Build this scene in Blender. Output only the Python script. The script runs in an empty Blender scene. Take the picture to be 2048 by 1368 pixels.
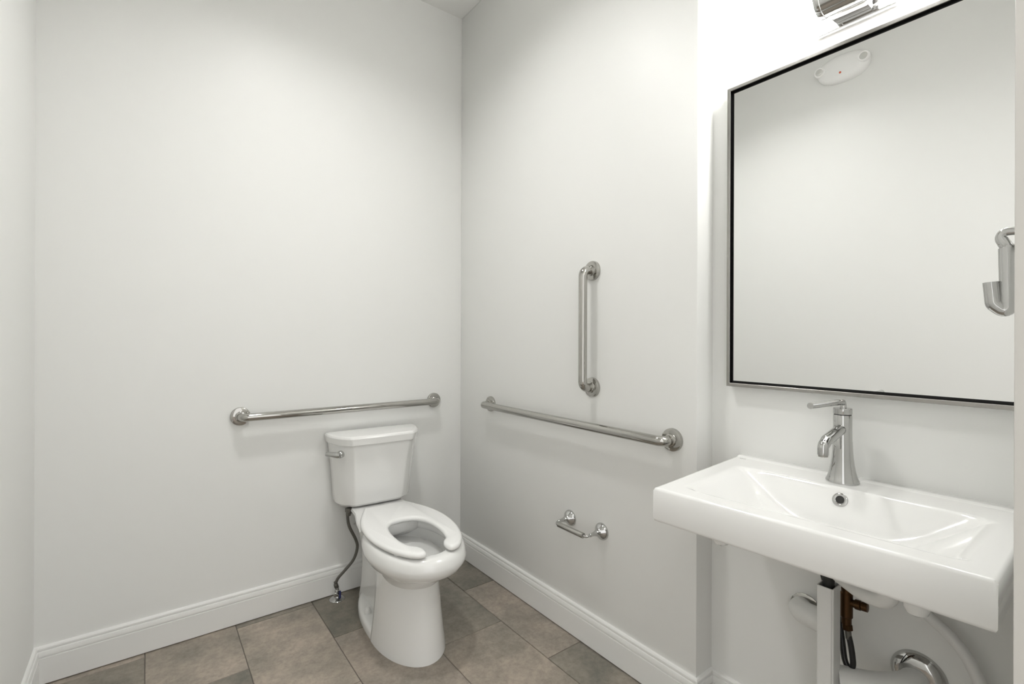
import bpy, bmesh, math, random
from mathutils import Vector, Matrix

# ------------------------------------------------------------------ camera, world, exposure
scene = bpy.context.scene
C = scene.collection
R_ = math.radians

CAM = (-1.4072, -2.3460, 1.2171)
F_PX, YAW, ROLL, Y0 = 976.0, 0.64504, 0.00334, 672.95
cam = bpy.data.objects.new('camera', bpy.data.cameras.new('camera'))
C.objects.link(cam)
cam.data.sensor_width = 36.0
cam.data.lens = F_PX / 2048 * 36.0
cam.data.shift_y = -(684 - Y0) / 2048
cam.data.clip_start = 0.01
_r = Vector((math.cos(YAW), -math.sin(YAW), 0)); _u = Vector((0, 0, 1)); _f = Vector((math.sin(YAW), math.cos(YAW), 0))
_x = _r * math.cos(ROLL) + _u * math.sin(ROLL); _y = -_r * math.sin(ROLL) + _u * math.cos(ROLL)
cam.matrix_world = Matrix(((_x.x, _y.x, -_f.x, CAM[0]), (_x.y, _y.y, -_f.y, CAM[1]), (_x.z, _y.z, -_f.z, CAM[2]), (0, 0, 0, 1)))
scene.camera = cam

w = bpy.data.worlds.new('hallway_light'); scene.world = w
w.use_nodes = True
WORLD = 1.5
w.node_tree.nodes['Background'].inputs[0].default_value = (1.0, 0.995, 0.98, 1)
w.node_tree.nodes['Background'].inputs[1].default_value = WORLD

ADDED_CEILING_LAMP = 136.0      # emission of the added, unseen ceiling lamp's glass
HALL_LAMP = 45.0         # emission of the hall lamp's glass, outside the doorway
VANITY_LAMP = 47.0       # emission of the vanity lamp's glass
scene.view_settings.view_transform = 'Standard'
scene.view_settings.look = 'None'
scene.view_settings.gamma = 1.0
scene.view_settings.use_curve_mapping = False
scene.view_settings.exposure = 0.08

# ------------------------------------------------------------------ materials
def new_mat(name):
    m = bpy.data.materials.new(name); m.use_nodes = True
    return m, m.node_tree, m.node_tree.nodes['Principled BSDF']

def mat(name, col, rough=0.5, metal=0.0, coat=0.0, bump=0.0, bscale=400.0, spec=0.5, vary=0.0):
    m, nt, p = new_mat(name)
    p.inputs['Base Color'].default_value = (*col, 1)
    p.inputs['Roughness'].default_value = rough
    p.inputs['Metallic'].default_value = metal
    p.inputs['Coat Weight'].default_value = coat
    p.inputs['Coat Roughness'].default_value = 0.05
    p.inputs['Specular IOR Level'].default_value = spec
    tc = nt.nodes.new('ShaderNodeTexCoord')
    n = nt.nodes.new('ShaderNodeTexNoise'); n.inputs['Scale'].default_value = bscale; n.inputs['Detail'].default_value = 3
    nt.links.new(tc.outputs['Object'], n.inputs['Vector'])
    if bump:
        b = nt.nodes.new('ShaderNodeBump'); b.inputs['Strength'].default_value = bump; b.inputs['Distance'].default_value = 0.001
        nt.links.new(n.outputs['Fac'], b.inputs['Height']); nt.links.new(b.outputs['Normal'], p.inputs['Normal'])
    if vary:
        mr = nt.nodes.new('ShaderNodeMapRange')
        mr.inputs['To Min'].default_value = max(0.0, rough - vary); mr.inputs['To Max'].default_value = rough + vary
        nt.links.new(n.outputs['Fac'], mr.inputs['Value']); nt.links.new(mr.outputs['Result'], p.inputs['Roughness'])
    return m

M = {}
M['wall'] = mat('wall_paint', (0.85, 0.853, 0.832), 0.42, bump=0.10, bscale=500, spec=0.35)
M['ceiling'] = mat('ceiling_paint', (0.88, 0.88, 0.86), 0.7, bump=0.05)
M['trim'] = mat('trim_paint', (0.86, 0.858, 0.838), 0.3, bump=0.02, bscale=200)
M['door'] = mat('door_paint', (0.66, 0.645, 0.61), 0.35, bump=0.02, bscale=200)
M['porcelain'] = mat('porcelain', (0.87, 0.87, 0.853), 0.12, coat=0.6, vary=0.02, bscale=60)
M['seat'] = mat('seat_plastic', (0.90, 0.90, 0.885), 0.18, coat=0.3, vary=0.03, bscale=60)
M['chrome'] = mat('chrome', (0.53, 0.53, 0.52), 0.035, metal=1.0, vary=0.01, bscale=30)
M['steel'] = mat('polished_steel', (0.46, 0.45, 0.425), 0.055, metal=1.0, vary=0.015, bscale=40)
M['lamp_chrome'] = mat('bright_chrome', (0.70, 0.70, 0.70), 0.07, metal=1.0, vary=0.015, bscale=30)
M['frame'] = mat('brushed_nickel', (0.40, 0.39, 0.37), 0.22, metal=1.0, vary=0.05, bscale=80)
M['black'] = mat('black_gloss', (0.004, 0.004, 0.004), 0.2, spec=0.3)
M['rubber'] = mat('black_rubber', (0.012, 0.012, 0.012), 0.35, bump=0.1, bscale=900)
M['braid'] = mat('braided_hose', (0.16, 0.155, 0.14), 0.38, metal=0.8, bump=0.5, bscale=1500)
M['brass'] = mat('aged_brass', (0.075, 0.038, 0.016), 0.34, metal=0.9, bump=0.2, bscale=250)
M['whiteplastic'] = mat('white_plastic', (0.80, 0.80, 0.78), 0.35, bump=0.02)
M['bright_plastic'] = mat('bright_white_plastic', (0.95, 0.95, 0.94), 0.3, bump=0.02)
M['blue'] = mat('blue_plastic', (0.02, 0.025, 0.12), 0.35)
M['grout'] = mat('grout', (0.20, 0.18, 0.16), 0.9, bump=0.3, bscale=600)
M['dark'] = mat('dark_hollow', (0.02, 0.02, 0.018), 0.6)
M['caulk'] = mat('grey_gap', (0.05, 0.045, 0.04), 0.8)
M['red'] = mat('red_lens', (0.65, 0.12, 0.06), 0.3)
M['lampface'] = mat('lamp_head_reflector', (0.72, 0.72, 0.70), 0.25, metal=0.4)

def make_mirror():
    m, nt, p = new_mat('mirror_silver')
    p.inputs['Base Color'].default_value = (0.93, 0.935, 0.93, 1); p.inputs['Metallic'].default_value = 1; p.inputs['Roughness'].default_value = 0.0
    return m
M['mirror'] = make_mirror()

def make_water():
    m, nt, p = new_mat('toilet_water')
    p.inputs['Base Color'].default_value = (0.9, 0.92, 0.92, 1); p.inputs['Roughness'].default_value = 0.02
    p.inputs['Transmission Weight'].default_value = 0.6; p.inputs['IOR'].default_value = 1.33
    return m
M['water'] = make_water()

def make_glow(name, strength, col=(1, 0.992, 0.975)):
    m, nt, p = new_mat(name)
    p.inputs['Base Color'].default_value = (0.9, 0.9, 0.9, 1); p.inputs['Roughness'].default_value = 0.4
    p.inputs['Emission Color'].default_value = (*col, 1); p.inputs['Emission Strength'].default_value = strength
    return m
M['vanity_glow'] = make_glow('lit_frosted_glass', VANITY_LAMP)
M['added_ceiling_glow'] = make_glow('added_ceiling_glass', ADDED_CEILING_LAMP)
M['hall_glow'] = make_glow('lit_hall_glass', HALL_LAMP)

def make_tile():
    m, nt, p = new_mat('stone_look_tile')
    L = nt.links
    info = nt.nodes.new('ShaderNodeObjectInfo')
    geo = nt.nodes.new('ShaderNodeNewGeometry')
    addv = nt.nodes.new('ShaderNodeVectorMath'); addv.operation = 'MULTIPLY_ADD'
    addv.inputs[1].default_value = (1, 1, 1)
    rnd = nt.nodes.new('ShaderNodeCombineXYZ')
    mul = nt.nodes.new('ShaderNodeMath'); mul.operation = 'MULTIPLY'; mul.inputs[1].default_value = 37.0
    L.new(info.outputs['Random'], mul.inputs[0]); L.new(mul.outputs[0], rnd.inputs[2])
    L.new(geo.outputs['Position'], addv.inputs[0]); L.new(rnd.outputs[0], addv.inputs[2])
    big = nt.nodes.new('ShaderNodeTexNoise'); big.inputs['Scale'].default_value = 5.5; big.inputs['Detail'].default_value = 6; big.inputs['Roughness'].default_value = 0.62
    fine = nt.nodes.new('ShaderNodeTexNoise'); fine.inputs['Scale'].default_value = 55; fine.inputs['Detail'].default_value = 5; fine.inputs['Roughness'].default_value = 0.7
    vor = nt.nodes.new('ShaderNodeTexVoronoi'); vor.inputs['Scale'].default_value = 34
    for n in (big, fine, vor): L.new(addv.outputs[0], n.inputs['Vector'])
    r1 = nt.nodes.new('ShaderNodeValToRGB')
    e = r1.color_ramp.elements
    e[0].position = 0.30; e[0].color = (0.66, 0.68, 0.66, 1)
    e[1].position = 0.72; e[1].color = (1.28, 1.22, 1.16, 1)
    L.new(big.outputs['Fac'], r1.inputs['Fac'])
    r2 = nt.nodes.new('ShaderNodeValToRGB')
    e = r2.color_ramp.elements
    e[0].position = 0.32; e[0].color = (0.78, 0.78, 0.78, 1); e[1].position = 0.62; e[1].color = (1.1, 1.1, 1.1, 1)
    L.new(fine.outputs['Fac'], r2.inputs['Fac'])
    r3 = nt.nodes.new('ShaderNodeValToRGB')
    e = r3.color_ramp.elements
    e[0].position = 0.0; e[0].color = (1.45, 1.45, 1.42, 1); e[1].position = 0.055; e[1].color = (1, 1, 1, 1)
    L.new(vor.outputs['Distance'], r3.inputs['Fac'])
    def mulc(a, b):
        x = nt.nodes.new('ShaderNodeMix'); x.data_type = 'RGBA'; x.blend_type = 'MULTIPLY'; x.inputs[0].default_value = 1
        L.new(a, x.inputs[6]); L.new(b, x.inputs[7]); return x.outputs[2]
    c = mulc(info.outputs['Color'], r1.outputs['Color']); c = mulc(c, r2.outputs['Color']); c = mulc(c, r3.outputs['Color'])
    L.new(c, p.inputs['Base Color'])
    mr = nt.nodes.new('ShaderNodeMapRange'); mr.inputs['To Min'].default_value = 0.38; mr.inputs['To Max'].default_value = 0.62
    L.new(fine.outputs['Fac'], mr.inputs['Value']); L.new(mr.outputs[0], p.inputs['Roughness'])
    b = nt.nodes.new('ShaderNodeBump'); b.inputs['Strength'].default_value = 0.25; b.inputs['Distance'].default_value = 0.002
    L.new(fine.outputs['Fac'], b.inputs['Height']); L.new(b.outputs['Normal'], p.inputs['Normal'])
    return m
M['tile'] = make_tile()

# ------------------------------------------------------------------ helpers
def link(name, me, material, parent=None, smooth=35):
    o = bpy.data.objects.new(name, me); C.objects.link(o)
    if material: me.materials.append(M[material])
    if parent: o.parent = parent
    if smooth and len(me.polygons):
        me.polygons.foreach_set('use_smooth', [True] * len(me.polygons))
        me.set_sharp_from_angle(angle=R_(smooth))
    return o

def obj(name, bm, material, parent=None, smooth=35, fix=True):
    if fix: bmesh.ops.recalc_face_normals(bm, faces=bm.faces)
    me = bpy.data.meshes.new(name); bm.to_mesh(me); bm.free()
    return link(name, me, material, parent, smooth)

def thing(name, label, cat, loc=(0, 0, 0), rz=0.0, group=None):
    o = bpy.data.objects.new(name, None); C.objects.link(o)
    o.empty_display_size = 0.05
    o.location = loc; o.rotation_euler = (0, 0, rz)
    o['label'] = label; o['category'] = cat
    if group: o['group'] = group
    return o

def struct(o, label=None):
    o['kind'] = 'structure'
    if label: o['label'] = label
    return o

def box(bm, lo, hi, bev=0.0, seg=2):
    vs = [bm.verts.new((x, y, z)) for x in (lo[0], hi[0]) for y in (lo[1], hi[1]) for z in (lo[2], hi[2])]
    fs = [bm.faces.new([vs[i] for i in q]) for q in ((0, 1, 3, 2), (4, 6, 7, 5), (0, 4, 5, 1), (2, 3, 7, 6), (0, 2, 6, 4), (1, 5, 7, 3))]
    if bev:
        es = list({e for f in fs for e in f.edges})
        bmesh.ops.bevel(bm, geom=es, offset=bev, segments=seg, profile=0.5, affect='EDGES')
    return bm

def newbox(lo, hi, bev=0.0, seg=2):
    return box(bmesh.new(), lo, hi, bev, seg)

def loft(bm, rings, cap0=True, cap1=True, closed=True):
    """rings: lists of points of equal length, joined one after another"""
    rv = [[bm.verts.new(p) for p in r] for r in rings]
    n = len(rv[0])
    for a, b in zip(rv, rv[1:]):
        for i in range(n if closed else n - 1):
            j = (i + 1) % n
            bm.faces.new((a[i], a[j], b[j], b[i]))
    if cap0: bm.faces.new(rv[0][::-1])
    if cap1: bm.faces.new(rv[-1])
    return bm

def basis(axis):
    a = Vector(axis).normalized()
    t = Vector((0, 0, 1)) if abs(a.z) < 0.9 else Vector((1, 0, 0))
    u = a.cross(t).normalized(); v = a.cross(u).normalized()
    return a, u, v

def lathe(bm, prof, origin, axis, n=32, cap0=True, cap1=True):
    """prof: (radius, height along axis)"""
    a, u, v = basis(axis); o = Vector(origin)
    rings = [[o + a * h + (u * math.cos(2 * math.pi * i / n) + v * math.sin(2 * math.pi * i / n)) * max(r, 1e-5) for i in range(n)] for r, h in prof]
    return loft(bm, rings, cap0, cap1)

def newlathe(prof, origin, axis, n=32, **k):
    return lathe(bmesh.new(), prof, origin, axis, n, **k)

def smooth_path(pts, sub=8):
    P = [Vector(p) for p in pts]; P = [P[0] * 2 - P[1]] + P + [P[-1] * 2 - P[-2]]
    out = []
    for i in range(1, len(P) - 2):
        p0, p1, p2, p3 = P[i - 1:i + 3]
        for k in range(sub):
            t = k / sub
            out.append(0.5 * ((2 * p1) + (p2 - p0) * t + (2 * p0 - 5 * p1 + 4 * p2 - p3) * t * t + (3 * p1 - p0 - 3 * p2 + p3) * t ** 3))
    out.append(P[-2]); return out

def round_path(pts, rad, seg=8):
    """polyline with its corners rounded to arcs"""
    P = [Vector(p) for p in pts]; out = [P[0]]
    for i in range(1, len(P) - 1):
        a = (P[i - 1] - P[i]); b = (P[i + 1] - P[i])
        r = min(rad, a.length * 0.49, b.length * 0.49)
        ang = a.angle(b); d = min(r / math.tan(ang / 2), a.length * 0.49, b.length * 0.49); r = d * math.tan(ang / 2)
        a.normalize(); b.normalize()
        s, e = P[i] + a * d, P[i] + b * d
        c = P[i] + (a + b).normalized() * (r / math.sin(ang / 2))
        vs, ve = s - c, e - c; tot = vs.angle(ve); ax = vs.cross(ve).normalized()
        for k in range(seg + 1):
            out.append(c + Matrix.Rotation(tot * k / seg, 3, ax) @ vs)
    out.append(P[-1]); return out

def tube(bm, path, rad, n=16, cap=True):
    P = [Vector(p) for p in path]
    rads = rad if isinstance(rad, (list, tuple)) else [rad] * len(P)
    t0 = (P[1] - P[0]).normalized(); _, u, v = basis(t0)
    rings = []; prev = t0
    for i, p in enumerate(P):
        t = (P[min(i + 1, len(P) - 1)] - P[max(i - 1, 0)]).normalized()
        ax = prev.cross(t)
        if ax.length > 1e-7:
            rot = Matrix.Rotation(prev.angle(t), 3, ax.normalized()); u = rot @ u; v = rot @ v
        prev = t
        rings.append([p + (u * math.cos(2 * math.pi * k / n) + v * math.sin(2 * math.pi * k / n)) * rads[i] for k in range(n)])
    return loft(bm, rings, cap, cap)

def newtube(path, rad, n=16):
    return tube(bmesh.new(), path, rad, n)

def inset(pts, d):
    """offset a closed 2D polygon inwards by d (counter-clockwise)"""
    n = len(pts); out = []
    for i in range(n):
        a, b, c = Vector(pts[i - 1]), Vector(pts[i]), Vector(pts[(i + 1) % n])
        e1 = (b - a); e2 = (c - b)
        e1 = e1.normalized() if e1.length > 1e-9 else e2.normalized(); e2 = e2.normalized() if e2.length > 1e-9 else e1
        n1 = Vector((-e1.y, e1.x)); n2 = Vector((-e2.y, e2.x)); m = n1 + n2
        if m.length < 1e-6: m = n1
        m.normalize(); k = max(0.5, m.dot(n1))
        out.append(b + m * (d / k))
    return out

def dense(pts, step=0.012):
    out = []
    n = len(pts)
    for i in range(n):
        a, b = Vector(pts[i]), Vector(pts[(i + 1) % n]); k = max(1, int((b - a).length / step))
        out += [a.lerp(b, j / k) for j in range(k)]
    return out

def catmull2(pts, sub=6):
    return [Vector((p.x, p.y)) for p in smooth_path([(x, y, 0) for x, y in pts], sub)]

def slab(bm, outline, layers, cap=True):
    """outline: CCW 2D points; layers: (z, inset)"""
    loft(bm, [[(p.x, p.y, z) for p in inset(outline, d)] for z, d in layers], cap, cap)
    return bm

# ------------------------------------------------------------------ the room
XL, ZC, OC, NX, YF = -1.712, 2.985, -1.458, 0.088, -2.245   # left wall, ceiling, niche corner, niche wall, front wall
YB = -2.385                                                  # outside face of the front wall
DX0, DX1, DZ = -1.62, -0.604, 2.44                           # doorway the camera stands in

struct(obj('wall_back', newbox((XL - 0.12, 0, 0), (0.2, 0.12, ZC)), 'wall'), 'off white wall behind the toilet')
struct(obj('wall_right', newbox((0, OC, 0), (0.2, 0, ZC), 0.004), 'wall'), 'off white side wall beside the toilet, ending at the sink niche')
struct(obj('wall_niche', newbox((NX, YB, 0), (0.2, OC, ZC)), 'wall'), 'off white recessed wall behind the sink and mirror')
struct(obj('wall_left', newbox((XL - 0.12, YB, 0), (XL, 0, ZC)), 'wall'), 'off white wall facing the mirror')
bm = bmesh.new()
box(bm, (DX1, YB, 0), (NX, YF, ZC)); box(bm, (XL, YB, 0), (DX0, YF, ZC)); box(bm, (DX0, YB, DZ), (DX1, YF, ZC))
struct(obj('wall_front', bm, 'wall'), 'wall with the doorway next to the sink')
struct(obj('ceiling', newbox((XL - 0.12, -3.2, ZC), (0.2, 0.12, ZC + 0.1)), 'ceiling'), 'white ceiling')
fl = struct(obj('floor', newbox((XL - 0.12, YB, -0.06), (0.2, 0.12, -0.0035)), 'grout'), 'taupe stone-look tile floor')

hf = struct(obj('floor_hall', newbox((-4.5, -7.0, -0.06), (3.0, YB, -0.001)), 'tile'), 'taupe tile floor of the hall outside the doorway')
hf.color = (0.30, 0.26, 0.23, 1)
# floor tiles: 305 x 610 mm, laid lengthwise away from the back wall, each column shifted by half a tile
TX0, TW, TL, GAP = -1.4027, 0.302, 0.607, 0.0028
TAUPE, GREY, WARM = (0.340, 0.301, 0.263), (0.252, 0.233, 0.202), (0.350, 0.310, 0.268)
DARK = (0.200, 0.186, 0.158)
tones = {(-1, 0): GREY, (-1, 1): GREY, (0, 0): WARM, (0, 1): GREY, (1, 0): WARM, (1, 1): WARM, (2, 0): DARK, (2, 1): TAUPE, (2, 2): WARM, (3, 0): GREY,
         (3, 1): WARM, (3, 2): WARM, (4, 0): GREY, (4, 1): TAUPE, (4, 2): GREY}
rng = random.Random(4)
for ci in range(-2, 5):
    x0, x1 = TX0 + ci * (TW + GAP), TX0 + ci * (TW + GAP) + TW
    yj = -0.043 + (0.305 if ci % 2 else 0.61)           # the joints' first line, before the wall
    k = 0
    if ci % 2 == 0: yj = -0.346 + 0.61
    else: yj = -0.043 + 0.61
    if ci in (-1, 1, 3): yj = -0.043 + 0.61
    k = -1
    while yj > YB + 0.02:
        a, b = yj - TL, yj
        lo = (max(x0, XL), max(a, YB)); hi = (min(x1, NX), min(b, 0.0))
        if hi[0] - lo[0] > 0.02 and hi[1] - lo[1] > 0.012:
            dz = rng.uniform(-0.0004, 0.0004)
            bm = newbox((lo[0], lo[1], -0.012), (hi[0], hi[1], 0.0 + dz), 0.0012, 1)
            t = obj('tile', bm, 'tile', fl, smooth=0)
            kk = k + (1 if ci % 2 == 0 else 0)
            base = tones.get((ci, kk), rng.choice((TAUPE, TAUPE, GREY, WARM)))
            s = rng.uniform(0.94, 1.05)
            t.color = (base[0] * s, base[1] * s, base[2] * s, 1)
        yj -= TL + GAP; k += 1

# baseboards: moulded profile swept along each wall with mitred ends
PROF = [(0.0, 0.004), (0.0155, 0.004), (0.0155, 0.0925), (0.0120, 0.0935), (0.0120, 0.0970), (0.0150, 0.0990), (0.0150, 0.1020), (0.0140, 0.1090), (0.0125, 0.1150), (0.0075, 0.1162), (0.0075, 0.1200),
        (0.0100, 0.1210), (0.0096, 0.1255), (0.0070, 0.1300), (0.0, 0.132)]
def baseboard(name, p0, p1, inward, m0, m1, label):
    """m0, m1: how far the face is shortened (+) or lengthened (-) per unit of depth at each end"""
    p0, p1, nrm = Vector(p0), Vector(p1), Vector(inward); d = (p1 - p0).normalized()
    r0 = [(*(p0 + nrm * q + d * (q * m0)), z) for q, z in PROF]
    r1 = [(*(p1 + nrm * q - d * (q * m1)), z) for q, z in PROF]
    bm = bmesh.new(); loft(bm, [r0, r1]); o = struct(obj(name, bm, 'trim', smooth=18), label)
    return o
baseboard('baseboard_back', (XL, 0), (0, 0), (0, -1), 1, 1, 'white moulded baseboard behind the toilet')
baseboard('baseboard_right', (0, 0), (0, OC), (-1, 0), 1, -1, 'white moulded baseboard under the side grab bar')
baseboard('baseboard_niche', (0, OC), (NX, OC), (0, -1), -1, 1, 'short white baseboard on the niche corner')
baseboard('baseboard_sink', (NX, OC), (NX, YF), (-1, 0), 1, 1, 'white baseboard under the sink')
baseboard('baseboard_left', (XL, YF), (XL, 0), (1, 0), 1, 1, 'white moulded baseboard on the wall facing the mirror')

# door lining (the pale strip beside the mirror)
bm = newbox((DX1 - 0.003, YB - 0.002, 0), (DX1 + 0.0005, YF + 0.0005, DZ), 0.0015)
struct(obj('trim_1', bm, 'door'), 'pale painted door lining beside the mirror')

# ------------------------------------------------------------------ toilet
A_T = 0.055
toilet = thing('toilet', 'white two-piece floor toilet with an open-front seat and no cover', 'toilet', (-0.520, 0, 0), -A_T)
# local frame: x across, -y forward; v below is the distance forward of the wall
def ell(A, B, c, n=56, p=2.0, z=0.0):
    out = []
    for i in range(n):
        t = 2 * math.pi * i / n; cs, sn = math.cos(t), math.sin(t)
        out.append((A * math.copysign(abs(cs) ** (2 / p), cs), -c + B * math.copysign(abs(sn) ** (2 / p), sn), z))
    return out
bm = bmesh.new()
outer = [(0.100, 0.160, 0.532, 2.1, 0.330), (0.128, 0.198, 0.540, 2.1, 0.3315), (0.150, 0.226, 0.547, 2.1, 0.336), (0.166, 0.248, 0.551, 2.1, 0.344), (0.175, 0.260, 0.553, 2.1, 0.354),
         (0.180, 0.266, 0.555, 2.1, 0.366),
         (0.185, 0.272, 0.555, 2.1, 0.376), (0.186, 0.273, 0.555, 2.1, 0.392), (0.181, 0.267, 0.553, 2.1, 0.412), (0.175, 0.260, 0.552, 2.1, 0.424), (0.169, 0.254, 0.551, 2.1, 0.4275),
         (0.135, 0.222, 0.550, 2.1, 0.4275), (0.128, 0.214, 0.550, 2.1, 0.424), (0.125, 0.211, 0.550, 2.1, 0.412), (0.128, 0.214, 0.550, 2.0, 0.392), (0.142, 0.228, 0.550, 2.0, 0.376), (0.138, 0.222, 0.548, 2.0, 0.345),
         (0.120, 0.190, 0.535, 2.0, 0.300), (0.096, 0.150, 0.505, 2.0, 0.240), (0.072, 0.110, 0.475, 2.0, 0.185), (0.055, 0.080, 0.46, 2.0, 0.14), (0.02, 0.03, 0.45, 2.0, 0.115)]
loft(bm, [ell(A, B, c, 64, p, z) for A, B, c, p, z in outer], cap0=True, cap1=True)
# pedestal: a broad front shell that steps in to the narrow trapway behind
def keyhole(A, c, B, wn, vb, z, n=40):
    """front half ellipse from v=c forward (half width A, reach B), then stepping in to half width wn back to v=vb"""
    pts = [(A * math.cos(t), -c - B * math.sin(t), z) for t in [math.pi * i / n for i in range(n + 1)]]   # right -> front -> left
    left = [(-A, -c + 0.014), (-A + 0.006, -c + 0.024), (-(A + wn) / 2, -c + 0.026), (-wn - 0.006, -c + 0.027), (-wn, -c + 0.034), (-wn, -(c + vb) / 2), (-wn, -vb - 0.02), (-wn + 0.02, -vb)]
    right = [(-x, y) for x, y in left[::-1]]
    return pts + [(x, y, z) for x, y in left] + [(x, y, z) for x, y in right]
ped = [(0.139, 0.470, 0.254, 0.082, 0.09, 0.0), (0.137, 0.470, 0.252, 0.080, 0.09, 0.02), (0.129, 0.470, 0.243, 0.074, 0.10, 0.08), (0.121, 0.468, 0.237, 0.070, 0.10, 0.16), (0.1145, 0.465, 0.233, 0.070, 0.10, 0.24),
       (0.1135, 0.462, 0.232, 0.080, 0.09, 0.290), (0.114, 0.462, 0.234, 0.085, 0.08, 0.318), (0.117, 0.462, 0.238, 0.092, 0.07, 0.330), (0.122, 0.462, 0.245, 0.10, 0.06, 0.337)]
loft(bm, [keyhole(*q) for q in ped])
# foot plate with its rolled edge
foot = [(0.139, 0.39, 0.0), (0.139, 0.39, 0.022), (0.134, 0.385, 0.034), (0.124, 0.375, 0.038)]
def footring(A, z, d):
    out = []
    for i in range(56):
        t = 2 * math.pi * i / 56
        c, s = math.cos(t), math.sin(t)
        B = 0.30 - d if s < 0 else 0.335 - d
        out.append(((A - d) * math.copysign(abs(c) ** 0.85, c), -0.41 + B * math.copysign(abs(s) ** 0.95, s), z))
    return out
loft(bm, [footring(0.138, z, d) for z, d in ((0, 0.0), (0.020, 0.0), (0.030, 0.004), (0.036, 0.012), (0.037, 0.03))])
# deck that carries the tank
deck = [(-0.105, -0.035), (0.105, -0.035), (0.125, -0.10), (0.128, -0.20), (0.150, -0.30), (0.165, -0.40), (-0.165, -0.40), (-0.150, -0.30), (-0.128, -0.20), (-0.125, -0.10)]
deck = [Vector(p) for p in deck][::-1]
slab(bm, deck, [(0.345, 0.055), (0.372, 0.022), (0.395, 0.006), (0.418, 0.0), (0.4255, 0.004), (0.427, 0.010)])
obj('bowl', bm, 'porcelain', toilet, smooth=40)

# dark bedding line where the base meets the floor
water = bmesh.new(); loft(water, [ell(0.071, 0.108, 0.474, 40, 2, 0.188), ell(0.071, 0.108, 0.474, 40, 2, 0.190)])
obj('water', water, 'water', toilet)
for s in (-1, 1):
    obj('bolt_cap', newlathe([(0.013, 0.0), (0.0135, 0.010), (0.012, 0.020), (0.008, 0.027), (0.002, 0.030)], (s * 0.108, -0.325, 0.035), (0, 0, 1), 20), 'whiteplastic', toilet)

# open-front seat
half = [(0.0, 0.225), (0.050, 0.225), (0.084, 0.2255), (0.092, 0.2265), (0.097, 0.231), (0.102, 0.241), (0.122, 0.285), (0.147, 0.345), (0.165, 0.41), (0.174, 0.48), (0.174, 0.55), (0.164, 0.625), (0.144, 0.695), (0.118, 0.748), (0.092, 0.782),
        (0.070, 0.795), (0.052, 0.794), (0.042, 0.780), (0.041, 0.752), (0.050, 0.728)]
inner = [(0.050, 0.728), (0.072, 0.700), (0.086, 0.650), (0.090, 0.590), (0.086, 0.530), (0.072, 0.480), (0.045, 0.447), (0.0, 0.436)]
rightpts = catmull2(half, 3) + catmull2(inner, 4)[1:]
loop = rightpts + [Vector((-p.x, p.y)) for p in rightpts[::-1]][1:-1]
loop = [Vector((p.x, -p.y)) for p in loop]
ar = sum(loop[i - 1].x * loop[i].y - loop[i].x * loop[i - 1].y for i in range(len(loop)))
if ar < 0: loop = loop[::-1]
Z0 = 0.4345
bm = bmesh.new()
slab(bm, loop, [(Z0, 0.006), (Z0 + 0.004, 0.001), (Z0 + 0.010, 0.0), (Z0 + 0.0155, 0.002), (Z0 + 0.0195, 0.007), (Z0 + 0.021, 0.014)])
seat = obj('seat', bm, 'seat', toilet, smooth=50)
for s in (-1, 1):
    obj('hinge', newbox((s * 0.07 - 0.02, -0.245, 0.4265), (s * 0.07 + 0.02, -0.205, 0.440), 0.004), 'whiteplastic', seat)
for x, v in ((-0.12, 0.70), (0.12, 0.70), (-0.15, 0.40), (0.15, 0.40)):
    obj('bumper', newlathe([(0.010, 0), (0.010, 0.0075)], (x, -v, 0.4272), (0, 0, 1), 16), 'whiteplastic', seat)

# tank and lid: flat front, curved cheeks that widen to the wall
def tank_ring(wb, wf, vf, vb, n=8):
    """CCW seen from above (x right, y = -v)"""
    cheek = [(wb, -vb), (wb, -vb - 0.025)]
    tm = 1.08; y0, y1 = vb + 0.025, vf - 0.004
    for i in range(1, n + 1):
        t = i / n * tm
        cheek.append((wf + (wb - wf) * (math.cos(t) - math.cos(tm)) / (1 - math.cos(tm)), -y0 - (y1 - y0) * math.sin(t) / math.sin(tm)))
    cheek += [(wf - 0.005, -vf + 0.0012), (wf - 0.012, -vf)]
    left = [(-x, y) for x, y in cheek]
    # left back -> left front -> right front -> right back
    mid = [(-(wf - 0.012) + (2 * (wf - 0.012)) * k / 6, -vf - 0.003 * math.sin(math.pi * k / 6)) for k in range(1, 6)]
    return [Vector(p) for p in left + mid + cheek[::-1]]
def tank_loft(secs):
    bm = bmesh.new()
    loft(bm, [[(p.x, p.y, z) for p in inset(tank_ring(wb, wf, vf, vb), d)] for wb, wf, vf, vb, z, d in secs])
    return bm
tk = [(0.176, 0.112, 0.148, 0.026, 0.4305, 0.035), (0.178, 0.114, 0.150, 0.025, 0.434, 0.014), (0.180, 0.116, 0.152, 0.025, 0.446, 0.003), (0.181, 0.117, 0.154, 0.025, 0.462, 0.0), (0.186, 0.122, 0.162, 0.025, 0.54, 0.0),
      (0.194, 0.129, 0.176, 0.024, 0.64, 0.0), (0.203, 0.136, 0.191, 0.024, 0.718, 0.0), (0.204, 0.137, 0.192, 0.024, 0.727, 0.0)]
obj('tank', tank_loft(tk), 'porcelain', toilet, smooth=28)
ld = [(0.211, 0.144, 0.203, 0.018, 0.7245, 0.004), (0.213, 0.146, 0.205, 0.018, 0.729, 0.0), (0.217, 0.150, 0.209, 0.018, 0.757, 0.0), (0.217, 0.150, 0.209, 0.018, 0.764, 0.003), (0.217, 0.150, 0.209, 0.018, 0.7685, 0.009), (0.217, 0.150, 0.209, 0.018, 0.770, 0.020)]
obj('tank_lid', tank_loft(ld), 'porcelain', toilet, smooth=28)
lv_o = Vector((-0.178, -0.148, 0.686)); lv_n = Vector((-0.72, -0.69, 0)).normalized()
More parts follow.
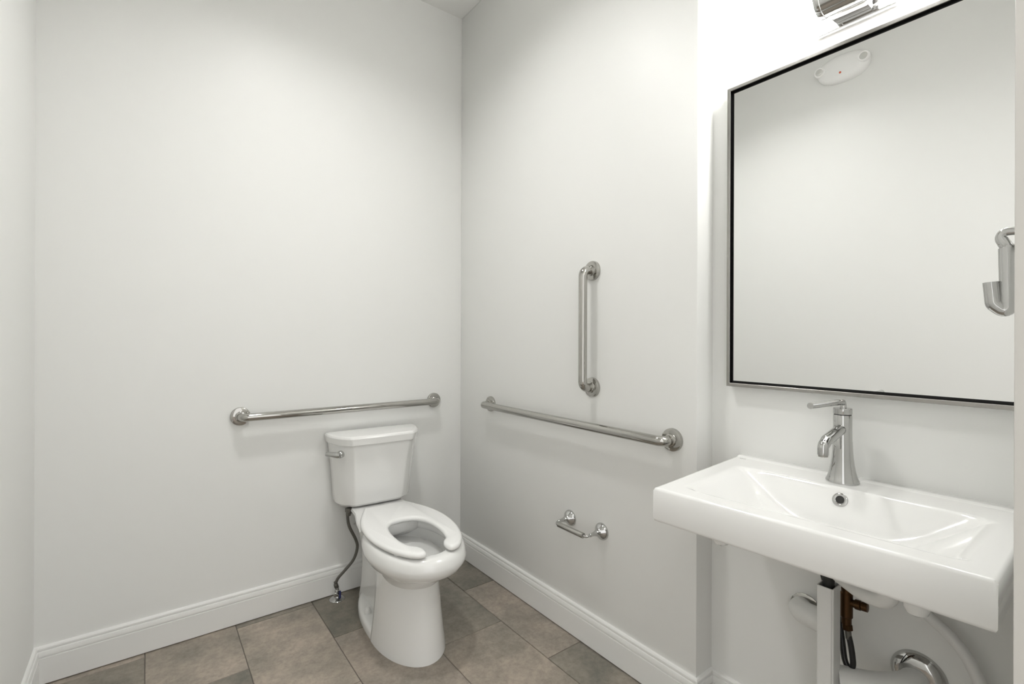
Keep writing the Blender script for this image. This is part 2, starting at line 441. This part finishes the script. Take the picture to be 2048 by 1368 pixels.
lever = obj('flush_lever', newlathe([(0.0165, -0.012), (0.0165, 0.004), (0.015, 0.009), (0.010, 0.013), (0.008, 0.020)], lv_o, lv_n, 24), 'chrome', toilet)
ts = Vector((lv_n.y, -lv_n.x, 0)); ts = ts if ts.y > 0 else -ts
bm = bmesh.new(); tube(bm, [lv_o + lv_n * 0.018 - ts * 0.010, lv_o + lv_n * 0.020, lv_o + lv_n * 0.022 + ts * 0.03 + Vector((0, 0, 0.002)), lv_o + lv_n * 0.022 + ts * 0.055 + Vector((0, 0, 0.004))], [0.010, 0.0125, 0.0112, 0.0100], 16)
obj('lever_arm', bm, 'chrome', lever)

# ------------------------------------------------------------------ toilet supply line
sup = thing('water_supply_line', 'grey braided hose and chrome stop valve feeding the toilet tank', 'hose', (0, 0, 0))
hp = smooth_path([(-0.660, -0.098, 0.422), (-0.660, -0.098, 0.392), (-0.652, -0.099, 0.340), (-0.622, -0.10, 0.272), (-0.613, -0.096, 0.230), (-0.628, -0.09, 0.178), (-0.664, -0.08, 0.134), (-0.692, -0.07, 0.102), (-0.703, -0.064, 0.075)], 7)
obj('hose', newtube(hp, 0.0068, 12), 'braid', sup)
obj('tank_nut', newlathe([(0.013, 0), (0.017, 0.002), (0.017, 0.016), (0.012, 0.018), (0.0085, 0.036)], (-0.656, -0.105, 0.4275), (0, 0, -1), 8), 'braid', sup, smooth=20)
obj('floor_flange', newlathe([(0.034, 0.0), (0.034, 0.002), (0.028, 0.007), (0.012, 0.010), (0.010, 0.016)], (-0.694, -0.060, 0.0), (0, 0, 1), 32), 'chrome', sup)
bm = bmesh.new()
lathe(bm, [(0.0075, 0.008), (0.0075, 0.022), (0.011, 0.024), (0.011, 0.042), (0.0085, 0.045), (0.0085, 0.060)], (-0.694, -0.060, 0), (0, 0, 1), 16)
obj('stop_valve', bm, 'chrome', sup, smooth=25)
obj('hose_nut', newlathe([(0.0095, 0.0), (0.0105, 0.003), (0.0105, 0.016), (0.008, 0.020), (0.007, 0.03)], (-0.697, -0.061, 0.056), (-0.22, -0.08, 1), 6), 'braid', sup, smooth=20)
bm = bmesh.new(); lathe(bm, [(0.006, 0.0), (0.006, 0.012), (0.010, 0.014), (0.011, 0.020), (0.007, 0.024)], (-0.697, -0.068, 0.034), (-0.55, -0.8, 0), 14)
obj('valve_handle', bm, 'chrome', sup)
obj('valve_tag', newbox((-0.689, -0.075, 0.004), (-0.680, -0.071, 0.042), 0.002), 'blue', sup)

# ------------------------------------------------------------------ grab bars
def grab_bar(name, label, p0, p1, n, off=0.057, rad=0.0168, group='wall grab bars'):
    """p0, p1: flange centres on the wall, n: the wall's normal"""
    p0, p1, n = Vector(p0), Vector(p1), Vector(n)
    root = thing(name, label, 'grab bar', tuple(p0), 0, group)
    q0, q1 = Vector((0, 0, 0)), p1 - p0
    path = round_path([q0 + n * 0.004, q0 + n * off, q1 + n * off, q1 + n * 0.004], 0.045, 10)
    obj('bar', newtube(path, rad, 24), 'steel', root, smooth=60)
    for q in (q0, q1):
        f = obj('flange', newlathe([(0.0385, 0.0), (0.0385, 0.007), (0.037, 0.0105), (0.033, 0.0120), (0.0265, 0.0128), (0.0215, 0.0135), (0.0205, 0.016), (0.017, 0.0165)], q, n, 36), 'steel', root, smooth=40)
        obj('collar', newlathe([(0.0200, 0.012), (0.0205, 0.019), (0.0175, 0.021)], q, n, 28), 'steel', f)
    return root
BZ = 0.8751
grab_bar('grab_bar', 'polished steel grab bar mounted horizontally above the toilet tank', (-0.1692 - 0.914, 0, BZ), (-0.1692, 0, BZ), (0, -1, 0))
grab_bar('grab_bar', 'long horizontal steel grab bar on the wall above the paper holder', (0, -0.3028, BZ), (0, -0.3028 - 1.067, BZ), (-1, 0, 0))
grab_bar('grab_bar', 'short vertical steel grab bar above the long side bar', (0, -1.0052, 1.476), (0, -1.0052, 1.019), (-1, 0, 0))

# ------------------------------------------------------------------ paper holder
tp = thing('toilet_paper_holder', 'empty chrome toilet paper holder with two flared posts on the side wall', 'paper holder', (0, -0.969, 0.469))
for s in (1, -1):
    post = obj('post', newlathe([(0.0325, 0.0), (0.0328, 0.003), (0.0315, 0.007), (0.0265, 0.013), (0.0185, 0.020), (0.0120, 0.030), (0.0075, 0.046), (0.0064, 0.060), (0.0070, 0.062), (0.0070, 0.066), (0.0055, 0.068)], (0, s * 0.087, 0), (-1, 0, 0), 32), 'chrome', tp, smooth=50)
    obj('elbow', newtube(smooth_path([(-0.064, s * 0.087, 0), (-0.074, s * 0.0865, -0.001), (-0.081, s * 0.081, -0.003), (-0.083, s * 0.071, -0.003), (-0.083, s * 0.062, -0.003)], 5), 0.0048, 14), 'chrome', post)
obj('roller', newlathe([(0.0068, 0.0), (0.0100, 0.001), (0.0105, 0.003), (0.0105, 0.136), (0.0100, 0.138), (0.0068, 0.139)], (-0.083, -0.0695, -0.003), (0, 1, 0), 28), 'steel', tp, smooth=40)

# ------------------------------------------------------------------ sink
ZS = 0.849
BL, FL, FR, BR = Vector((NX, -1.552)), Vector((-0.412, -1.600)), Vector((-0.374, -2.199)), Vector((NX, -2.192))
def plan(u, v):
    """u: 0 at the niche corner side .. 1 at the door side, v: 0 at the wall .. 1 at the front"""
    a = BL.lerp(BR, u); b = FL.lerp(FR, u); return a.lerp(b, v)
sink = thing('wall_sink', 'white rectangular ceramic wall-hung sink under the mirror', 'sink', (NX, -1.87, ZS - 0.085))
SI = Matrix.Translation(-Vector((NX, -1.87, ZS - 0.085)))
W_, D_ = 0.60, 0.49
def smin(a, b, k):
    h = max(k - abs(a - b), 0) / k
    return min(a, b) - h * h * k / 4
def bowl_depth(u, v):
    # distances in metres from the bowl's edges
    s, d = u * W_, v * D_
    dl, dr, db, df = s - 0.060, (W_ - 0.050) - s, d - 0.132, (D_ - 0.056) - d
    a = smin(dl * 0.62, dr * 0.75, 0.03)
    a = smin(a, db * 1.9, 0.045)
    a = smin(a, df * 1.6, 0.035)
    a = smin(a, 0.105, 0.05)
    r = 0.010                                    # the rim rolls softly into the bowl
    return 0.0 if a <= -r else (a + r) ** 2 / (4 * r) if a < r else a
NU, NV = 180, 160
bm = bmesh.new(); grid = []
for i in range(NU + 1):
    row = []
    for j in range(NV + 1):
        u, v = i / NU, j / NV
        # round the outline's edge: the last centimetre drops off
        e = min(u * W_, (1 - u) * W_, (1 - v) * D_)
        r = 0.006; drop = 0 if e > r else r - math.sqrt(max(r * r - (r - e) ** 2, 0))
        # raised strip of the back edge
        d = v * D_; lip = 0.0035 * max(0, 1 - max(0, (d - 0.018)) / 0.012) if d < 0.03 else 0
        p = plan(u, v)
        row.append(bm.verts.new((p.x, p.y, ZS - drop - bowl_depth(u, v) + min(lip, 0.0035))))
    grid.append(row)
for i in range(NU):
    for j in range(NV):
        bm.faces.new((grid[i][j], grid[i + 1][j], grid[i + 1][j + 1], grid[i][j + 1]))
edge = [grid[i][0] for i in range(NU + 1)] + [grid[NU][j] for j in range(1, NV + 1)] + [grid[i][NV] for i in range(NU - 1, -1, -1)] + [grid[0][j] for j in range(NV - 1, 0, -1)]
ctr = plan(0.5, 0.5)
prev = edge
for z, sh in ((ZS - 0.030, 0.0), (ZS - 0.074, 0.0), (ZS - 0.0805, 0.0035), (ZS - 0.083, 0.010), (ZS - 0.083, 0.05)):
    cur = []
    for q in edge:
        k = Vector((q.co.x, q.co.y)) - ctr
        f = 1 - sh / max(abs(k.x), abs(k.y), 1e-3) * 0.9
        y_ = ctr + k * f
        cur.append(bm.verts.new((y_.x, y_.y, z)))
    for i in range(len(edge)):
        j = (i + 1) % len(edge); bm.faces.new((prev[i], prev[j], cur[j], cur[i]))
    prev = cur
bm.faces.new(prev)
bm.transform(SI)
basin = obj('basin', bm, 'porcelain', sink, smooth=50)
# underside of the bowl, hanging below the slab
bm = bmesh.new()
def uring(z, d):
    a = [Vector((-0.055, -1.735)), Vector((-0.320, -1.735)), Vector((-0.315, -2.045)), Vector((-0.055, -2.045))]
    poly = dense(a, 0.04)
    return [(p.x, p.y, z) for p in inset(poly, d)]
loft(bm, [uring(ZS - 0.082, 0.0), uring(ZS - 0.098, 0.008), uring(ZS - 0.108, 0.022), uring(ZS - 0.113, 0.050), uring(ZS - 0.114, 0.10)])
bm.transform(SI)
obj('bowl_underside', bm, 'porcelain', basin, smooth=50)
for x_, y, l_ in ((-0.26, -1.690, 0.066), (-0.24, -2.070, 0.074)):
    bm = newlathe([(0.022, 0.0), (0.021, l_ - 0.016), (0.017, l_ - 0.006), (0.009, l_ - 0.001), (0.002, l_)], (x_, y, ZS - 0.083), (0, 0, -1), 20); bm.transform(SI)
    obj('mounting_boss', bm, 'porcelain', basin)
# overflow, on the bowl's back slope
def sink_pt(u, v): p = plan(u, v); return Vector((p.x, p.y, ZS - bowl_depth(u, v)))
ou, ov = 0.497, 0.298
op = sink_pt(ou, ov); du = sink_pt(ou + 0.01, ov) - op; dv = sink_pt(ou, ov + 0.01) - op
on = du.cross(dv).normalized(); on = on if on.z > 0 else -on
bm = newlathe([(0.0165, -0.002), (0.0170, 0.001), (0.0160, 0.0022), (0.0115, 0.0026), (0.0095, 0.0015), (0.0092, -0.004)], op, on, 32, cap1=False); bm.transform(SI)
ovf = obj('overflow_ring', bm, 'chrome', sink, smooth=50)
bm = newlathe([(0.0098, 0.0002), (0.0090, 0.0009)], op, on, 24); bm.transform(SI)
obj('overflow_hole', bm, 'dark', ovf)
mk = sink_pt(0.045, 0.09)
bm = bmesh.new(); loft(bm, [[(mk.x + 0.004 * math.cos(t), mk.y + 0.010 * math.sin(t), ZS + h_) for t in [2 * math.pi * i / 24 for i in range(24)]] for h_ in (-0.0004, 0.0004)]); bm.transform(SI)
obj('maker_mark', bm, 'lampface', basin)
# drain
dp = sink_pt(0.5, 0.62)
bm = newlathe([(0.021, -0.002), (0.022, 0.0015), (0.018, 0.003), (0.010, 0.004), (0.002, 0.0045)], dp, (0, 0, 1), 28); bm.transform(SI)
obj('drain', bm, 'chrome', sink)

# ------------------------------------------------------------------ faucet
FX, FY = 0.018, -1.858
fa = thing('faucet', 'chrome single-hole sink faucet with a flared base and long lever', 'faucet', (FX, FY, ZS))
body = [(0.0365, 0.0), (0.0372, 0.003), (0.0362, 0.006), (0.0345, 0.009), (0.0315, 0.018), (0.0285, 0.030), (0.0258, 0.046), (0.0238, 0.064), (0.0224, 0.085), (0.0216, 0.104), (0.0212, 0.105), (0.0208, 0.135), (0.0206, 0.170), (0.0200, 0.1712)]
fb = obj('body', newlathe(body, (0, 0, 0), (0, 0, 1), 48), 'chrome', fa, smooth=40)
obj('collar', newlathe([(0.0190, 0.1705), (0.0190, 0.1745)], (0, 0, 0), (0, 0, 1), 40), 'dark', fb)
hd = obj('handle', newlathe([(0.0206, 0.1735), (0.0208, 0.1745), (0.0208, 0.1870), (0.0200, 0.1882), (0.004, 0.1885)], (0, 0, 0), (0, 0, 1), 48), 'chrome', fa, smooth=30)
lp = round_path([(0.004, 0, 0.186), (0.004, 0, 0.2035), (-0.192, 0, 0.2095)], 0.016, 10)
obj('lever', newtube(lp, 0.0072, 20), 'chrome', hd, smooth=50)
sp = round_path([(-0.005, 0, 0.137), (-0.10, 0, 0.118), (-0.120, 0, 0.106), (-0.120, 0, 0.086)], 0.030, 10)
rads = [0.0132 - 0.0012 * min(1, i / (len(sp) - 1) * 1.2) for i in range(len(sp))]
spo = obj('spout', newtube(sp, rads, 24), 'chrome', fa, smooth=50)
obj('aerator', newlathe([(0.0105, 0), (0.0105, 0.004), (0.008, 0.005)], (-0.120, 0, 0.0855), (0, 0, -1), 24), 'steel', spo)

# ------------------------------------------------------------------ mirror
MY0, MY1, MZ0, MZ1, MF = -1.524, -2.184, 1.064, 1.997, 0.056   # frame's outer edges, front face x
mir = thing('framed_mirror', 'large rectangular mirror in a slim brushed metal frame above the sink', 'mirror', (NX, (MY0 + MY1) / 2, MZ0))
MI = Matrix.Translation(-Vector((NX, (MY0 + MY1) / 2, MZ0)))
def rring(x, d):
    return [(x, MY0 - d, MZ0 + d), (x, MY1 + d, MZ0 + d), (x, MY1 + d, MZ1 - d), (x, MY0 - d, MZ1 - d)]
bm = bmesh.new()
loft(bm, [rring(NX - 0.001, 0.0), rring(MF + 0.001, 0.0), rring(MF, 0.001), rring(MF, 0.0095), rring(MF + 0.0008, 0.0105), rring(NX - 0.001, 0.0105)], False, False)
bm.transform(MI); obj('frame', bm, 'frame', mir, smooth=20)
bm = bmesh.new()
loft(bm, [rring(NX - 0.002, 0.0106), rring(MF + 0.003, 0.0106), rring(MF + 0.003, 0.0112), rring(MF + 0.010, 0.0116), rring(MF + 0.0101, 0.0175), rring(NX - 0.002, 0.0175)], False, False)
bm.transform(MI); obj('inner_lip', bm, 'black', mir, smooth=20)
bm = newbox((MF + 0.0105, MY1 + 0.012, MZ0 + 0.012), (MF + 0.016, MY0 - 0.012, MZ1 - 0.012)); bm.transform(MI)
obj('mirror_glass', bm, 'mirror', mir, smooth=0)

# ------------------------------------------------------------------ vanity lamp above the mirror
VY, VZ = -1.860, 2.098
van = thing('vanity_light', 'lit chrome vanity light with glass tubes above the mirror', 'wall lamp', (NX, VY, VZ))
obj('backplate', newbox((-0.016, -0.094, -0.056), (-0.0005, 0.094, 0.056), 0.003), 'lamp_chrome', van)
obj('arm', newbox((-0.060, -0.042, -0.040), (-0.014, 0.042, 0.040), 0.006), 'lamp_chrome', van)
obj('center_body', newlathe([(0.030, -0.0550), (0.0455, -0.0550), (0.0470, -0.0530), (0.0470, -0.0420), (0.0450, -0.0410), (0.0450, 0.0410), (0.0470, 0.0420), (0.0470, 0.0530), (0.0455, 0.0550), (0.030, 0.0550)], (-0.082, 0, 0), (0, 1, 0), 48), 'lamp_chrome', van, smooth=40)
for s in (-1, 1):
    obj('glass_shade', newlathe([(0.034, 0.054), (0.0385, 0.056), (0.0385, 0.190), (0.036, 0.200), (0.028, 0.207), (0.014, 0.211), (0.002, 0.212)], (-0.082, 0, 0), (0, s, 0), 40), 'vanity_glow', van, smooth=60)

# ------------------------------------------------------------------ added ceiling lamp (unseen, above the frame) and hall lamp
def downlight(loc, r, glow, label, drop=0.11, depth=0.075):
    cl = thing('unseen_ceiling_light', label, 'ceiling lamp', loc)
    obj('housing', newlathe([(0.02, 0.0005), (r + 0.012, 0.0005), (r + 0.012, drop - 0.002), (r + 0.010, drop), (r + 0.002, drop), (r, drop - 0.003), (r, drop - depth), (0.02, drop - depth)], (0, 0, 0), (0, 0, -1), 48), 'trim', cl)
    obj('lens', newlathe([(r - 0.001, drop - depth + 0.0005), (r - 0.001, drop - depth + 0.004), (r - 0.006, drop - depth + 0.006)], (0, 0, 0), (0, 0, -1), 48), glow, cl)
downlight((-0.86, -0.92, ZC), 0.11, 'added_ceiling_glow', 'round white unseen ceiling light, added over the middle of the room')  # added to light the room; deep housing keeps light off the upper walls
downlight((-1.45, -2.78, ZC), 0.10, 'hall_glow', 'round white surface-mounted ceiling light in the hall outside the doorway', 0.06, 0.03)

# ------------------------------------------------------------------ emergency light on the wall facing the mirror
em = thing('emergency_light', 'white oval emergency light with two round lamp heads, reflected in the mirror', 'emergency light', (XL, -1.235, 2.782))
def oval(A, B, x, p=2.3, n=56):
    return [(x, A * math.copysign(abs(math.cos(t)) ** (2 / p), math.cos(t)), B * math.copysign(abs(math.sin(t)) ** (2 / p), math.sin(t))) for t in [2 * math.pi * i / n for i in range(n)]]
bm = bmesh.new(); loft(bm, [oval(0.132, 0.078, 0.0005), oval(0.132, 0.078, 0.020), oval(0.127, 0.074, 0.034), oval(0.112, 0.063, 0.044), oval(0.085, 0.046, 0.050), oval(0.04, 0.02, 0.052)])
obj('housing', bm, 'bright_plastic', em, smooth=50)
for s in (-1, 1):
    h = obj('lamp_head', newlathe([(0.026, 0.0), (0.029, 0.010), (0.0295, 0.026), (0.026, 0.031), (0.021, 0.030)], (0.026, s * 0.112, 0.008), (1, 0, 0), 28), 'bright_plastic', em)
    obj('reflector', newlathe([(0.0215, 0.0296), (0.014, 0.0315), (0.003, 0.033)], (0.026, s * 0.112, 0.008), (1, 0, 0), 24), 'lampface', h)
obj('test_button', newlathe([(0.006, 0), (0.006, 0.006), (0.004, 0.008)], (0.046, 0.004, -0.034), (1, 0, -0.2), 16), 'red', em)
bm = newbox((0.0455, -0.024, -0.047), (0.0475, -0.010, -0.034), 0.0005)
obj('indicator_label', bm, 'red', em)

# ------------------------------------------------------------------ hook on the front wall
hk = thing('coat_hook', 'large chrome coat hook at the edge of the doorway, in front of the mirror', 'hook', (-0.45, YF, 1.30))
obj('plate', newlathe([(0.020, 0.0003), (0.020, 0.004), (0.016, 0.006)], (0, 0, 0.066), (0, 1, 0), 28), 'chrome', hk)
pth = round_path([(0, 0.002, 0.064), (0, 0.038, 0.066), (0.002, 0.028, 0.044), (0.002, 0.026, -0.050), (0.0, 0.041, -0.035), (0.0, 0.0435, -0.004)], 0.009, 8)
rr = [0.0058 + 0.0032 * min(1, max(0, (i - 6) / 8)) for i in range(len(pth))]
obj('hook_arm', newtube(pth, rr, 20), 'chrome', hk, smooth=60)

# ------------------------------------------------------------------ plumbing under the sink
pc = thing('drain_cover', 'upright white plastic channel hiding the drain pipe below the sink', 'pipe cover', (-0.077, -1.862, 0))
bm = bmesh.new()
def rect(z, d): return [(-0.024 + d, -0.018 + d, z), (0.024 - d, -0.018 + d, z), (0.024 - d, 0.018 - d, z), (-0.024 + d, 0.018 - d, z)]
loft(bm, [rect(0.001, 0.0), rect(0.617, 0.0), rect(0.6175, 0.0006), rect(0.6175, 0.0025), rect(0.55, 0.003)], True, True)
bmesh.ops.bevel(bm, geom=[e for e in bm.edges if abs(e.verts[0].co.z - e.verts[1].co.z) > 0.3], offset=0.004, segments=3, affect='EDGES')
obj('channel', bm, 'whiteplastic', pc, smooth=30)
obj('tailpiece', newlathe([(0.0125, 0.50), (0.0125, ZS - 0.114), (0.016, ZS - 0.1138)], (0, 0, 0), (0, 0, 1), 20), 'dark', pc)

obj('overflow_pipe', newtube(smooth_path([(0.004, -0.010, 0.655), (-0.05, -0.06, 0.662), (-0.10, -0.110, 0.672), (-0.130, -0.150, 0.690), (-0.140, -0.165, 0.7355)], 8), 0.019, 20), 'whiteplastic', pc, smooth=60)

tr = thing('drain_pipe', 'white wrapped drain pipe running to a chrome wall flange under the sink', 'pipe', (NX, -1.997, 0.395))
obj('wrap', newtube(smooth_path([(-0.002, 0, 0), (-0.05, 0.012, -0.004), (-0.10, 0.060, -0.010), (-0.138, 0.125, -0.012)], 8), 0.031, 24), 'whiteplastic', tr, smooth=60)
obj('wall_flange', newlathe([(0.056, 0.0005), (0.056, 0.003), (0.050, 0.012), (0.040, 0.019), (0.033, 0.021)], (0, 0, 0.008), (-1, 0, 0), 40), 'chrome', tr)

sv = thing('supply_pipe', 'white wrapped stop valve on a metal wall flange behind the drain cover', 'pipe', (NX, -1.745, 0.452))
obj('wrap', newtube(smooth_path([(-0.002, 0.006, 0), (-0.022, 0.004, 0.003), (-0.052, -0.022, 0.012), (-0.075, -0.062, 0.022), (-0.098, -0.095, 0.028)], 8), [0.030] * 33, 24), 'whiteplastic', sv, smooth=60)
obj('wall_flange', newlathe([(0.041, 0.0005), (0.041, 0.003), (0.036, 0.006), (0.030, 0.007)], (0, 0, 0), (-1, 0, 0), 36), 'steel', sv)

ar_ = thing('white_hose', 'white plastic hose curving down from the sink underside by the doorway', 'hose', (0.05, -2.0, 0))
hpts = [(0.0, 0.010, ZS - 0.118), (0.0, -0.004, 0.600), (0.0, -0.022, 0.572), (0.0, -0.055, 0.548), (0.0, -0.082, 0.520), (0.0, -0.102, 0.485), (0.0, -0.114, 0.445), (0.0, -0.120, 0.36), (0.0, -0.118, 0.20), (0.0, -0.112, 0.001)]
obj('hose', newtube(smooth_path(hpts, 8), 0.0125, 18), 'whiteplastic', ar_, smooth=60)
obj('nut', newlathe([(0.016, 0), (0.017, 0.003), (0.017, 0.022), (0.014, 0.026)], (0, 0.010, ZS - 0.1165), (0, -0.1, -1), 12), 'whiteplastic', ar_)

mv = thing('mixing_valve', 'brass mixing valve with a looped black hose beside the drain cover', 'valve', (-0.030, -1.884, 0.56))
def brass(name, prof, o, a, n=20, sm=25, par=mv, m='brass'): return obj(name, newlathe(prof, o, a, n), m, par, smooth=sm)
vb = brass('valve_body', [(0.008, -0.046), (0.011, -0.044), (0.011, -0.028), (0.0135, -0.026), (0.0135, 0.030), (0.0115, 0.034), (0.0115, 0.042), (0.008, 0.044)], (0, 0, 0), (0, 0.0, 1))
brass('side_port', [(0.009, 0.008), (0.009, 0.018), (0.0115, 0.019), (0.0115, 0.030), (0.0095, 0.031), (0.0105, 0.033), (0.0105, 0.044), (0.007, 0.045)], (0, 0, 0.010), (0, -1, 0.08), 16, 20, vb)
brass('hose_nut', [(0.009, 0.0), (0.0118, 0.002), (0.0118, 0.014), (0.009, 0.016)], (0, -0.001, -0.043), (0, -0.10, -1), 6, 15, vb)
brass('ferrule', [(0.0068, 0.0), (0.0068, 0.022)], (0, -0.003, -0.057), (0, -0.10, -1), 16, 20, mv, 'braid')
hb = [(0, -0.004, -0.068), (0, -0.009, -0.090), (0, -0.013, -0.118), (0.001, -0.0135, -0.140), (0.004, -0.006, -0.155), (0.010, 0.006, -0.142), (0.016, 0.013, -0.112), (0.022, 0.020, -0.075), (0.03, 0.035, -0.03), (0.035, 0.06, 0.02), (0.04, 0.075, 0.09), (0.04, 0.075, ZS - 0.56 - 0.12)]
obj('loop_hose', newtube(smooth_path(hb, 8), 0.0066, 14), 'rubber', mv, smooth=60)
obj('riser', newtube([(0, 0, 0.042), (0, 0, 0.10), (0, 0, ZS - 0.56 - 0.12)], 0.0052, 12), 'rubber', mv)
